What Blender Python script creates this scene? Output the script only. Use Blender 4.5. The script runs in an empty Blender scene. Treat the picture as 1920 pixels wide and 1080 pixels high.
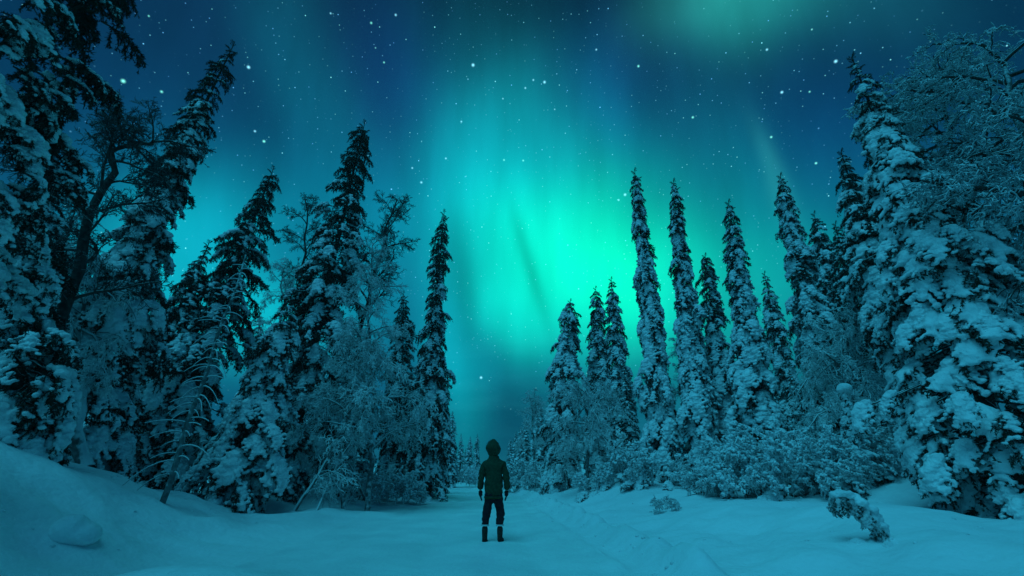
import bpy, bmesh, math, random
import numpy as np
from mathutils import Vector, Matrix, Euler

S = bpy.context.scene
COL = S.collection
random.seed(7)
RNG = np.random.default_rng(7)

# ------------------------------------------------------------------ camera
FPX, PITCH, CAMH = 853.0, math.radians(22.0), 1.2
cam_d = bpy.data.cameras.new('camera')
cam_d.sensor_width = 36.0
cam_d.lens = FPX / 1920 * 36.0
cam_d.clip_start = 0.05
cam_d.clip_end = 3000
cam = bpy.data.objects.new('camera', cam_d)
COL.objects.link(cam)
cam.location = (0, 0, CAMH)
cam.rotation_euler = (math.pi / 2 + PITCH, 0, 0)
S.camera = cam

# ------------------------------------------------------------------ colour management
S.view_settings.view_transform = 'Standard'
S.view_settings.look = 'None'
S.view_settings.exposure = 0.0
S.view_settings.gamma = 1.0
S.view_settings.use_curve_mapping = False
S.cycles.max_bounces = 5
S.cycles.diffuse_bounces = 3
S.cycles.glossy_bounces = 2
S.cycles.transparent_max_bounces = 4
S.cycles.use_denoising = True
S.cycles.caustics_reflective = False
S.cycles.caustics_refractive = False


def ray(px, py):
    """direction (x, y, z) seen at a place of the photograph (1920 wide), unnormalised"""
    a, b = px - 960.0, 540.0 - py
    return Vector((a, FPX * math.cos(PITCH) - b * math.sin(PITCH), FPX * math.sin(PITCH) + b * math.cos(PITCH)))


# ------------------------------------------------------------------ night sky with aurora
def build_world():
    w = bpy.data.worlds.new('World')
    S.world = w
    w.use_nodes = True
    nt = w.node_tree
    N, L = nt.nodes, nt.links
    N.clear()
    out = N.new('ShaderNodeOutputWorld')
    bg = N.new('ShaderNodeBackground')
    L.new(bg.outputs[0], out.inputs[0])
    tc = N.new('ShaderNodeTexCoord')
    D = tc.outputs['Generated']

    def vm(op, a, b=None, sc=None):
        n = N.new('ShaderNodeVectorMath'); n.operation = op
        for i, v in enumerate((a, b)):
            if v is None: continue
            if hasattr(v, 'links'): L.new(v, n.inputs[i])
            else: n.inputs[i].default_value = v
        if sc is not None:
            if hasattr(sc, 'links'): L.new(sc, n.inputs['Scale'])
            else: n.inputs['Scale'].default_value = sc
        return n.outputs['Value'] if op in ('DOT_PRODUCT', 'LENGTH', 'DISTANCE') else n.outputs[0]

    def mt(op, a, b=None, c=None, clamp=False):
        n = N.new('ShaderNodeMath'); n.operation = op; n.use_clamp = clamp
        for i, v in enumerate((a, b, c)):
            if v is None: continue
            if hasattr(v, 'links'): L.new(v, n.inputs[i])
            else: n.inputs[i].default_value = v
        return n.outputs[0]

    nz = N.new('ShaderNodeTexNoise')
    nz.inputs['Scale'].default_value = 2.3
    nz.inputs['Detail'].default_value = 2.0
    L.new(D, nz.inputs['Vector'])
    wob = vm('SCALE', vm('SUBTRACT', nz.outputs['Color'], (.5, .5, .5)), sc=0.16)
    DW = vm('ADD', D, wob)

    def blob(px, py, sx, sy, rot=0.0, power=1.0, src=None):
        c = ray(px, py).normalized()
        sc = 1.0 / ray(px, py).length
        right = Vector((1, 0, 0)); right = (right - c * right.dot(c)).normalized()
        up = right.cross(c).normalized()
        if up.z < 0: up = -up
        r = math.radians(rot)
        t1 = (right * math.cos(r) + up * math.sin(r)) / (sx * sc)
        t2 = (up * math.cos(r) - right * math.sin(r)) / (sy * sc)
        s = src or DW
        a = vm('DOT_PRODUCT', s, tuple(t1)); b = vm('DOT_PRODUCT', s, tuple(t2))
        q = mt('ADD', mt('MULTIPLY', a, a), mt('MULTIPLY', b, b))
        if power != 1.0: q = mt('POWER', q, power)
        e = mt('EXPONENT', mt('MULTIPLY', q, -1.0))
        f = mt('MULTIPLY', vm('DOT_PRODUCT', D, tuple(c)), 3.0, clamp=True)
        return mt('MULTIPLY', e, f)

    # base: dark blue, deepening with height
    sep = N.new('ShaderNodeSeparateXYZ'); L.new(D, sep.inputs[0])
    ramp = N.new('ShaderNodeValToRGB')
    L.new(sep.outputs['Z'], ramp.inputs[0])
    els = ramp.color_ramp.elements
    els[0].position = 0.0; els[0].color = (.003, .090, .170, 1)
    els[1].position = 1.0; els[1].color = (.004, .030, .050, 1)
    for p, c in ((.12, (.003, .085, .175, 1)), (.30, (.003, .095, .200, 1)), (.55, (.003, .060, .160, 1)), (.72, (.004, .040, .110, 1)), (.85, (.004, .032, .070, 1))):
        e = els.new(p); e.color = c
    col = ramp.outputs[0]

    def add(col, f, c):
        return vm('ADD', col, vm('SCALE', c, sc=f))

    for px, py, sx, sy, rot, pw, c in BLOBS:
        col = add(col, blob(px, py, sx, sy, rot, pw), c)
    for px, py, sx, sy, rot, pw, k in DARKS:
        f = mt('SUBTRACT', 1.0, mt('MULTIPLY', blob(px, py, sx, sy, rot, pw, D if sx < 20 else None), k))
        col = vm('SCALE', col, sc=f)
    # fine upright rays
    hv = vm('MULTIPLY', D, (1, 1, 0))
    hn = N.new('ShaderNodeVectorMath'); hn.operation = 'NORMALIZE'; L.new(hv, hn.inputs[0])
    n4 = N.new('ShaderNodeTexNoise'); n4.inputs['Scale'].default_value = 9.0; n4.inputs['Detail'].default_value = 4.0
    L.new(vm('ADD', hn.outputs[0], vm('SCALE', D, sc=.25)), n4.inputs['Vector'])
    upf = mt('MULTIPLY_ADD', sep.outputs['Z'], 3.0, -.6, clamp=True)
    rayf = mt('ADD', 1.0, mt('MULTIPLY', mt('SUBTRACT', n4.outputs['Fac'], .5), mt('MULTIPLY', upf, .50)))
    col = vm('SCALE', col, sc=rayf)
    # fine vertical rays inside the curtains and a soft mottling
    n2 = N.new('ShaderNodeTexNoise'); n2.inputs['Scale'].default_value = 3.5; n2.inputs['Detail'].default_value = 4.0
    mp = N.new('ShaderNodeMapping'); mp.inputs['Scale'].default_value = (3.0, 1.0, .5)
    L.new(D, mp.inputs[0]); L.new(mp.outputs[0], n2.inputs['Vector'])
    col = vm('SCALE', col, sc=mt('MULTIPLY_ADD', n2.outputs['Fac'], 0.55, 0.72))
    # low thin cloud bands near the horizon
    n3 = N.new('ShaderNodeTexNoise'); n3.inputs['Scale'].default_value = 5.0; n3.inputs['Detail'].default_value = 5.0
    mp3 = N.new('ShaderNodeMapping'); mp3.inputs['Scale'].default_value = (1.0, 1.0, 5.0)
    L.new(D, mp3.inputs[0]); L.new(mp3.outputs[0], n3.inputs['Vector'])
    lowm = mt('MULTIPLY_ADD', sep.outputs['Z'], -2.2, 1.0, clamp=True)
    cl = mt('MULTIPLY', mt('MULTIPLY_ADD', n3.outputs['Fac'], 3.0, -1.35, clamp=True), lowm)
    col = add(col, cl, (.004, .060, .070))

    # stars: two layers of small points of different brightness
    def stars(scale, rad, keep, gain):
        v = N.new('ShaderNodeTexVoronoi'); v.inputs['Scale'].default_value = scale
        L.new(D, v.inputs['Vector'])
        s2 = N.new('ShaderNodeSeparateColor'); L.new(v.outputs['Color'], s2.inputs[0])
        k = mt('MULTIPLY_ADD', s2.outputs[0], 1.0 / (1 - keep), -keep / (1 - keep), clamp=True)
        k3 = mt('MULTIPLY', mt('MULTIPLY', k, k), mt('ADD', k, .25))
        g = mt('SUBTRACT', 1.0, mt('DIVIDE', v.outputs['Distance'], rad * scale), clamp=True)
        g = mt('MULTIPLY', mt('MULTIPLY', g, g), mt('MULTIPLY', k3, gain))
        tint = N.new('ShaderNodeMix'); tint.data_type = 'RGBA'
        L.new(s2.outputs[1], tint.inputs[0])
        tint.inputs[6].default_value = (.12, .45, 1.0, 1); tint.inputs[7].default_value = (.25, .95, .85, 1)
        return vm('SCALE', tint.outputs[2], sc=g)
    up_mask = mt('MULTIPLY_ADD', sep.outputs['Z'], 6.0, -.3, clamp=True)
    st = vm('ADD', stars(24.0, .0023, .30, 2.0), vm('ADD', stars(62.0, .0016, .38, 2.7), stars(135.0, .0015, .35, 1.5)))
    col = vm('ADD', col, vm('SCALE', st, sc=up_mask))
    # the bright stars one can pick out, each at its own direction
    for px, py, r, g in BRIGHT:
        c = ray(px, py).normalized()
        dd = vm('DISTANCE', D, tuple(c))
        rr = r / ray(px, py).length * 1.15
        g1 = mt('SUBTRACT', 1.0, mt('DIVIDE', dd, rr), clamp=True)
        g1 = mt('MULTIPLY', mt('MULTIPLY', g1, g1), g * 1.6)
        col = add(col, g1, (.25, .8, 1.0) if (px * 7) % 3 else (.2, .95, .75))
    L.new(col, bg.inputs[0])
    bg.inputs[1].default_value = 1.0
    w.cycles.sampling_method = 'MANUAL'
    w.cycles.sample_map_resolution = 512


# px, py, half width, half height, rotation (deg), power, linear colour
BLOBS = [
    (1110, 475, 150, 135, 0, 1.2, (0, .48, .13)),
    (950, 480, 95, 140, 10, 1.1, (0, .30, .14)),
    (1000, 390, 160, 250, 12, 1.4, (0, .22, .20)),
    (930, 290, 120, 170, 5, 1.3, (0, .11, .13)),
    (1060, 480, 330, 260, 0, 1.2, (0, .10, .10)),
    (950, 590, 80, 60, -30, 1.3, (0, .27, .18)),
    (1190, 560, 150, 110, 20, 1.1, (0, .40, .20)),
    (1300, 560, 230, 160, 0, 1.1, (0, .15, .08)),
    (320, 470, 190, 100, 30, 1.0, (0, .30, .32)),
    (490, 610, 160, 90, 0, 1.0, (0, .36, .36)),
    (850, 700, 50, 150, 4, 1.1, (0, .28, .30)),
    (700, 430, 260, 140, 10, 1.1, (0, .12, .15)),
    (1420, 10, 95, 95, 25, 1.2, (.012, .26, .21)),
    (1320, -30, 120, 90, 20, 1.2, (.010, .14, .11)),
    (1560, 0, 170, 80, -10, 1.1, (.004, .08, .08)),
    (1440, 330, 20, 95, 27, 1.2, (.010, .10, .08)),
    (1400, 380, 70, 200, 24, 1.2, (0, .05, .045)),
    (590, 170, 85, 210, 8, 1.3, (0, .060, .070)),
    (1180, 300, 50, 250, 24, 1.3, (0, .030, .055)),
    (1500, 540, 160, 150, 0, 1.1, (0, .12, .08)),
    (60, 640, 150, 120, 0, 1.1, (0, .18, .22)),
    (760, 110, 90, 130, 0, 1.2, (0, .004, .040)),
    (1130, 130, 90, 130, 0, 1.2, (0, .004, .040)),
    (1530, 300, 120, 160, 0, 1.2, (0, .006, .040)),
]
DARKS = [
    (995, 505, 14, 120, 17, 1.0, .33),
    (872, 575, 26, 140, 3, 1.2, .32),
    (1900, 60, 480, 260, 0, 1.3, .45),
    (60, 60, 420, 260, 0, 1.3, .30),
    (940, 780, 140, 70, 0, 1.3, .30),
    (960, -60, 330, 130, 0, 1.3, .38),
]
BRIGHT = [(231, 152, 5, 1.3), (303, 172, 3.5, .9), (466, 126, 4, 1.3), (887, 122, 4, 1.2), (1021, 154, 3.5, 1.1), (865, 228, 2.5, .8), (1197, 124, 3, 1),
          (1118, 93, 2.5, .8), (1567, 115, 4, 1.3), (1466, 173, 3.5, 1.2), (1299, 220, 3, 1), (1446, 257, 3, 1), (1530, 306, 3, 1.1), (1172, 365, 3.5, 1),
          (902, 708, 3.5, 1.1), (495, 265, 3.5, 1.1), (620, 25, 2.5, .8), (742, 28, 3, .9), (836, 297, 2.5, .8), (790, 342, 3, .9), (1160, 375, 2.5, .8),
          (478, 246, 3, .9), (773, 315, 2.5, .8), (1000, 150, 2.5, .8), (985, 165, 2.5, .8), (943, 185, 2, .7), (1438, 93, 3, 1), (1518, 172, 2.5, .8),
          (279, 30, 2.5, .7), (720, 117, 2.5, .8), (696, 43, 3, .8), (1040, 205, 2, .6), (945, 300, 2.5, .7), (981, 301, 2.5, .7)]
build_world()

# faint moonlight from behind the camera, very soft
moon_d = bpy.data.lights.new('moon', 'SUN')
moon_d.energy = 1.40
moon_d.angle = math.radians(45)
moon_d.color = (.050, .68, 1.0)
moon = bpy.data.objects.new('moon', moon_d)
COL.objects.link(moon)
moon.rotation_euler = Vector((-.28, -.40, .86)).to_track_quat('Z', 'Y').to_euler()


# ------------------------------------------------------------------ materials
def mat(name):
    m = bpy.data.materials.new(name)
    m.use_nodes = True
    nt = m.node_tree
    return m, nt, nt.nodes['Principled BSDF']


def set_spec(b, v):
    b.inputs['Specular IOR Level'].default_value = v


def noise_col(nt, c1, c2, scale, detail=3.0, coord='Object', lo=.35, hi=.65):
    tc = nt.nodes.new('ShaderNodeTexCoord')
    nz = nt.nodes.new('ShaderNodeTexNoise')
    nz.inputs['Scale'].default_value = scale; nz.inputs['Detail'].default_value = detail
    nt.links.new(tc.outputs[coord], nz.inputs['Vector'])
    rp = nt.nodes.new('ShaderNodeValToRGB')
    rp.color_ramp.elements[0].position = lo; rp.color_ramp.elements[0].color = (*c1, 1)
    rp.color_ramp.elements[1].position = hi; rp.color_ramp.elements[1].color = (*c2, 1)
    nt.links.new(nz.outputs['Fac'], rp.inputs[0])
    return rp.outputs[0]


def add_bump(nt, b, scales, dist, strength=1.0, coord='Object'):
    tc = nt.nodes.new('ShaderNodeTexCoord')
    prev = None
    for sc, d in zip(scales, dist):
        nz = nt.nodes.new('ShaderNodeTexNoise')
        nz.inputs['Scale'].default_value = sc; nz.inputs['Detail'].default_value = 4.0
        nt.links.new(tc.outputs[coord], nz.inputs['Vector'])
        bp = nt.nodes.new('ShaderNodeBump')
        bp.inputs['Distance'].default_value = d; bp.inputs['Strength'].default_value = strength
        nt.links.new(nz.outputs['Fac'], bp.inputs['Height'])
        if prev: nt.links.new(prev, bp.inputs['Normal'])
        prev = bp.outputs[0]
    nt.links.new(prev, b.inputs['Normal'])


M = {}
m, nt, b = mat('ground_snow')
nt.links.new(noise_col(nt, (.72, .74, .76), (.84, .85, .86), .35, 4), b.inputs['Base Color'])
b.inputs['Roughness'].default_value = .75; set_spec(b, .15)
add_bump(nt, b, (1.3, 9.0, 70.0), (.10, .018, .0035))
M['ground'] = m
m, nt, b = mat('packed_snow')
nt.links.new(noise_col(nt, (.70, .72, .74), (.83, .84, .85), .8, 5), b.inputs['Base Color'])
b.inputs['Roughness'].default_value = .65; set_spec(b, .2)
add_bump(nt, b, (2.5, 14.0, 90.0), (.03, .014, .003))
M['road'] = m
m, nt, b = mat('tree_snow')
nt.links.new(noise_col(nt, (.62, .64, .66), (.82, .83, .84), 4.0, 3), b.inputs['Base Color'])
b.inputs['Roughness'].default_value = .8; set_spec(b, .1)
add_bump(nt, b, (14.0, 50.0), (.03, .008))
M['snow'] = m


def dusted(name, c1, c2, frost, amount, nscale=18.0):
    """dark matter with snow or frost lying on what faces up"""
    m, nt, b = mat(name)
    base = noise_col(nt, c1, c2, 9.0)
    geo = nt.nodes.new('ShaderNodeNewGeometry')
    sp = nt.nodes.new('ShaderNodeSeparateXYZ'); nt.links.new(geo.outputs['Normal'], sp.inputs[0])
    tc = nt.nodes.new('ShaderNodeTexCoord')
    nz = nt.nodes.new('ShaderNodeTexNoise'); nz.inputs['Scale'].default_value = nscale
    nt.links.new(tc.outputs['Object'], nz.inputs['Vector'])
    a = nt.nodes.new('ShaderNodeMath'); a.operation = 'ADD'
    nt.links.new(sp.outputs['Z'], a.inputs[0]); nt.links.new(nz.outputs['Fac'], a.inputs[1])
    r = nt.nodes.new('ShaderNodeMapRange'); r.inputs[1].default_value = 1.35 - amount; r.inputs[2].default_value = 1.65 - amount
    nt.links.new(a.outputs[0], r.inputs[0])
    mx = nt.nodes.new('ShaderNodeMix'); mx.data_type = 'RGBA'
    nt.links.new(r.outputs[0], mx.inputs[0]); nt.links.new(base, mx.inputs[6]); mx.inputs[7].default_value = (*frost, 1)
    nt.links.new(mx.outputs[2], b.inputs['Base Color'])
    b.inputs['Roughness'].default_value = .9; set_spec(b, .08)
    return m


M['needles'] = dusted('needles', (.014, .022, .016), (.035, .05, .036), (.55, .57, .57), .20, 9.0)
M['bark'] = dusted('bark', (.03, .028, .026), (.07, .065, .06), (.7, .72, .73), .35, 5.0)
M['frost_wood'] = dusted('frosted_wood', (.09, .09, .09), (.22, .22, .22), (.68, .70, .71), .85, 9.0)
M['frost_twig'] = dusted('frosted_twigs', (.55, .56, .57), (.68, .69, .70), (.80, .81, .82), .85, 6.0)
M['shaded_frost'] = dusted('shaded_frosted_twigs', (.30, .32, .34), (.46, .48, .50), (.74, .76, .78), .60, 5.0)  # frosted twigs with shade put into the colour, for the upper right birches
M['snow_twig'] = dusted('snowy_twigs', (.40, .41, .42), (.55, .56, .57), (.80, .81, .82), .95, 6.0)
M['bare_twig'] = dusted('bare_twigs', (.035, .035, .035), (.08, .08, .08), (.40, .42, .43), .30, 6.0)


def cloth(name, c1, c2, sc=30, bump=.004):
    m, nt, b = mat(name)
    nt.links.new(noise_col(nt, c1, c2, sc), b.inputs['Base Color'])
    b.inputs['Roughness'].default_value = .85; set_spec(b, .2)
    add_bump(nt, b, (12.0, 90.0), (bump * 3, bump))
    return m


M['jacket'] = cloth('dark_green_jacket', (.011, .036, .019), (.024, .062, .032))
M['hem'] = cloth('green_lining', (.02, .10, .02), (.03, .13, .03))
M['trousers'] = cloth('black_trousers', (.011, .010, .014), (.020, .018, .024))
M['boot'] = cloth('boot_rubber', (.015, .018, .014), (.03, .035, .03))
M['glove'] = cloth('glove_fabric', (.008, .008, .012), (.016, .016, .02))
M['band'] = cloth('reflective_band', (.55, .60, .60), (.68, .7, .7))
M['skin'] = cloth('skin', (.40, .24, .17), (.45, .28, .2))
M['hair'] = cloth('hair', (.02, .014, .01), (.03, .02, .014))
M['fur'] = cloth('hood_trim', (.010, .016, .010), (.02, .03, .02), 60, .01)


# ------------------------------------------------------------------ helpers
def link(o, parent=None):
    COL.objects.link(o)
    if parent is not None: o.parent = parent
    return o


def mesh_from(name, V, F, mats, mi=None, smooth=False):
    me = bpy.data.meshes.new(name)
    V = np.asarray(V, dtype=np.float32)
    if isinstance(F, np.ndarray):
        nf, k = F.shape
        me.vertices.add(len(V)); me.vertices.foreach_set('co', V.ravel())
        me.loops.add(nf * k); me.loops.foreach_set('vertex_index', F.ravel().astype(np.int32))
        me.polygons.add(nf); me.polygons.foreach_set('loop_start', np.arange(0, nf * k, k, dtype=np.int32))
        if mi is not None: me.polygons.foreach_set('material_index', np.asarray(mi, dtype=np.int32))
        me.update(calc_edges=True)
    else:
        me.from_pydata([tuple(v) for v in V], [], F)
        if mi is not None: me.polygons.foreach_set('material_index', mi)
        me.update()
    for m_ in mats: me.materials.append(M[m_])
    if smooth: me.polygons.foreach_set('use_smooth', np.ones(len(me.polygons), dtype=bool))
    return me


class TM:
    """triangle mesh collector"""
    def __init__(s): s.V, s.F, s.I, s.n = [], [], [], 0

    def add(s, V, F, mi=0):
        V = np.asarray(V, dtype=np.float32); F = np.asarray(F, dtype=np.int32)
        s.V.append(V); s.F.append(F + s.n); s.I.append(np.full(len(F), mi)); s.n += len(V)

    def tube(s, P, R, k=3, mi=0):
        P = np.asarray(P, dtype=np.float64); n = len(P)
        T = np.gradient(P, axis=0); T /= np.linalg.norm(T, axis=1)[:, None] + 1e-9
        a = np.cross(T, (0.13, 0.21, 1.0)); bad = np.linalg.norm(a, axis=1) < .05
        a[bad] = np.cross(T[bad], (1, 0, 0)); a /= np.linalg.norm(a, axis=1)[:, None]
        c = np.cross(T, a)
        ang = np.arange(k) * 2 * math.pi / k
        V = (P[:, None] + np.asarray(R)[:, None, None] * (a[:, None] * np.cos(ang)[None, :, None] + c[:, None] * np.sin(ang)[None, :, None])).reshape(-1, 3)
        i = np.arange(n - 1)[:, None] * k; j = np.arange(k)[None]; j2 = (j + 1) % k
        A = (i + j).ravel(); B = (i + j2).ravel(); C = (i + k + j2).ravel(); Dd = (i + k + j).ravel()
        F = np.concatenate([np.stack([A, B, C], 1), np.stack([A, C, Dd], 1)])
        s.add(V, F, mi)

    def data(s): return np.concatenate(s.V), np.concatenate(s.F), np.concatenate(s.I)

    def mesh(s, name, mats, smooth=False):
        V, F, I = s.data()
        return mesh_from(name, V, F, mats, I, smooth)


def remeshed(name, balls, voxel, mats, disp=.03, dscale=.25, smooth=3, sub=2):
    """a snow body: overlapping lumps fused by a voxel remesh, then softened"""
    bm = bmesh.new()
    for (c, r) in balls:
        mtx = Matrix.Translation(c) @ Matrix.Rotation(random.random() * 6, 4, 'Z') @ Matrix.Diagonal((r[0], r[1], r[2], 1))
        bmesh.ops.create_icosphere(bm, subdivisions=sub, radius=1, matrix=mtx)
    me = bpy.data.meshes.new(name + '_raw'); bm.to_mesh(me); bm.free()
    o = bpy.data.objects.new(name + '_raw', me); COL.objects.link(o)
    r = o.modifiers.new('r', 'REMESH'); r.mode = 'VOXEL'; r.voxel_size = voxel; r.use_smooth_shade = True
    if disp:
        tx = bpy.data.textures.new(name, 'CLOUDS'); tx.noise_scale = dscale
        d = o.modifiers.new('d', 'DISPLACE'); d.texture = tx; d.strength = disp * 2; d.mid_level = .5
    if smooth:
        sm = o.modifiers.new('s', 'SMOOTH'); sm.factor = .5; sm.iterations = smooth
    dg = bpy.context.evaluated_depsgraph_get()
    out = bpy.data.meshes.new_from_object(o.evaluated_get(dg))
    out.name = name
    out.materials.clear()
    for m_ in mats: out.materials.append(M[m_])
    out.polygons.foreach_set('use_smooth', np.ones(len(out.polygons), dtype=bool))
    bpy.data.objects.remove(o); bpy.data.meshes.remove(me)
    return out


def tri_data(me):
    me.calc_loop_triangles()
    V = np.empty(len(me.vertices) * 3, dtype=np.float32); me.vertices.foreach_get('co', V)
    F = np.empty(len(me.loop_triangles) * 3, dtype=np.int32); me.loop_triangles.foreach_get('vertices', F)
    return V.reshape(-1, 3), F.reshape(-1, 3)


def empty(name, loc, label, cat, group=None):
    o = bpy.data.objects.new(name, None)
    o.location = loc; o.empty_display_size = .3
    o['label'] = label; o['category'] = cat
    if group: o['group'] = group
    return link(o)


# value noise
_P = RNG.random((64, 64, 8)).astype(np.float32)


def vnoise(x, y, k=0):
    x = np.asarray(x, dtype=np.float64); y = np.asarray(y, dtype=np.float64)
    xi = np.floor(x).astype(int); yi = np.floor(y).astype(int)
    fx = x - xi; fy = y - yi
    fx = fx * fx * (3 - 2 * fx); fy = fy * fy * (3 - 2 * fy)
    g = lambda a, b_: _P[a % 64, b_ % 64, k]
    return (g(xi, yi) * (1 - fx) + g(xi + 1, yi) * fx) * (1 - fy) + (g(xi, yi + 1) * (1 - fx) + g(xi + 1, yi + 1) * fx) * fy


def sstep(a, b_, x):
    t = np.clip((x - a) / (b_ - a), 0, 1)
    return t * t * (3 - 2 * t)


# ------------------------------------------------------------------ terrain
MOUNDS = [  # x, y, rx, ry, height
    (10.9, 13.6, 1.7, 2.2, .85), (-5.9, 24, 2.0, 2.6, .85), (-6.7, 17.2, .9, .9, .45), (-3.7, 5.9, 1.2, .55, .22), (-2.7, 5.3, .8, .5, .14),
    (-8.7, 7.2, 2.2, 2.6, .35), (5.0, 20, 1.5, 1.5, .35), (8.0, 17, 2.5, 1.5, .35), (6.8, 9.0, 1.6, 1.6, .14), (4.5, 6.0, 1.5, 1.2, .10), (-4.6, 14.5, 1.2, 1.0, .15), (-8, 12.5, 1, 1, .2), (12, 9, 2, 2, .25),
]


def road_u(x, y):
    yy = np.clip(y, -20, 80)
    return x + .065 * yy + .7 + np.maximum(yy - 45, 0) ** 2 * .004


def height(x, y):
    x = np.asarray(x, dtype=np.float64); y = np.asarray(y, dtype=np.float64)
    u = road_u(x, y)
    wob = (vnoise(x * .3 + 5, y * .3 + 9) - .5) * 1.2
    A = np.interp(y, [-20, 4, 8, 10, 13, 20, 60], [1.5, 1.65, 1.55, 1.15, .6, .55, .6])
    hl = sstep(3.3, 8.2, -u + wob) * A
    hr = sstep(3.3, 7.0, u + wob) * np.interp(y, [-20, 6, 12, 20, 60], [.40, .42, .5, .55, .6])
    h = hl + hr
    for mx, my, rx, ry, a in MOUNDS:
        h = h + a * np.exp(-((x - mx) / rx) ** 2 - ((y - my) / ry) ** 2)
    side = sstep(2.6, 4.5, np.abs(u))
    h = h + side * ((vnoise(x * .7, y * .7, 1) - .5) * .30 + (vnoise(x * 1.9, y * 1.9, 2) - .5) * .15 + (vnoise(x * 5, y * 5, 3) - .5) * .04)
    h = h + (vnoise(x * 1.1, y * .5, 4) - .5) * .02
    # ploughed ridges along the road
    lump = .5 + 1.0 * vnoise(x * 2.3, y * 2.3, 5)
    h = h + .27 * lump * np.exp(-((u - 3.25) / .30) ** 2) + .11 * np.exp(-((u - 2.55) / .12) ** 2) * (vnoise(x * 4, y * 2, 6))
    h = h + .10 * lump * np.exp(-((u + 3.7) / .5) ** 2) * sstep(7, 13, y)
    # shallow tyre tracks
    for c in (-1.6, -.1, 1.55):
        h = h - .035 * np.exp(-((u - c) / .20) ** 2)
    # far hills close the view
    h = h + sstep(90, 400, np.hypot(x, y)) * 6
    return h


def grid_axis(lo, hi, n, fine, c):
    t = np.linspace(-1, 1, n)
    v = np.sinh(t * fine) / math.sinh(fine)
    return np.where(v < 0, c + v * (c - lo), c + v * (hi - c))


def build_terrain():
    xs = grid_axis(-700, 700, 420, 6.2, 0); ys = grid_axis(-700, 900, 440, 6.2, 9)
    X, Y = np.meshgrid(xs, ys)
    Z = height(X, Y)
    V = np.stack([X, Y, Z], -1).reshape(-1, 3)
    nx = len(xs)
    I = (np.arange(len(ys) - 1)[:, None] * nx + np.arange(nx - 1)[None]).ravel()
    F = np.stack([I, I + 1, I + nx + 1, I + nx], 1)
    o = link(bpy.data.objects.new('ground', mesh_from('ground', V, F, ['ground'], None, True)))
    o['kind'] = 'structure'
    # packed snow of the road, a sheet a little above
    us = np.linspace(-2.9, 2.9, 60); yy = np.concatenate([np.linspace(-12, 30, 300), np.linspace(30.4, 85, 80)])
    U, Y = np.meshgrid(us, yy)
    X = U - .065 * np.clip(Y, -20, 80) - .7 - np.maximum(np.clip(Y, -20, 80) - 45, 0) ** 2 * .004
    edge = sstep(2.5, 2.9, np.abs(U))
    Z = height(X, Y) + .012 - edge * .06 + (vnoise(X * 6, Y * 6, 7) - .5) * .012
    V = np.stack([X, Y, Z], -1).reshape(-1, 3)
    nx = len(us)
    I = (np.arange(len(yy) - 1)[:, None] * nx + np.arange(nx - 1)[None]).ravel()
    F = np.stack([I, I + 1, I + nx + 1, I + nx], 1)
    o = link(bpy.data.objects.new('road', mesh_from('road', V, F, ['road'], None, True)))
    o['kind'] = 'structure'


build_terrain()


def ground_z(x, y): return float(height(x, y))


# ------------------------------------------------------------------ frosty air
def build_haze():
    bm = bmesh.new(); bmesh.ops.create_cube(bm, size=1)
    for v in bm.verts: v.co = (v.co.x * 1500, v.co.y * 1700 + 100, -3 if v.co.z < 0 else 24)
    me = bpy.data.meshes.new('haze'); bm.to_mesh(me); bm.free()
    m_ = bpy.data.materials.new('haze'); m_.use_nodes = True
    nt = m_.node_tree; nt.nodes.clear()
    o_ = nt.nodes.new('ShaderNodeOutputMaterial'); v_ = nt.nodes.new('ShaderNodeVolumePrincipled')
    v_.inputs['Color'].default_value = (.85, .9, .92, 1); v_.inputs['Density'].default_value = HAZE
    v_.inputs['Anisotropy'].default_value = .2
    nt.links.new(v_.outputs[0], o_.inputs['Volume'])
    me.materials.append(m_)
    o = link(bpy.data.objects.new('haze', me)); o['kind'] = 'stuff'


HAZE = .0009
build_haze()


# ------------------------------------------------------------------ templates: spruce boughs
def bough_axis(droop, n=8):
    t = np.linspace(0, 1, n)
    return np.stack([t * (1 - .18 * droop * t), np.zeros(n), .10 * np.sin(t * 2.6) - droop * .50 * t ** 2], 1)


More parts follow.
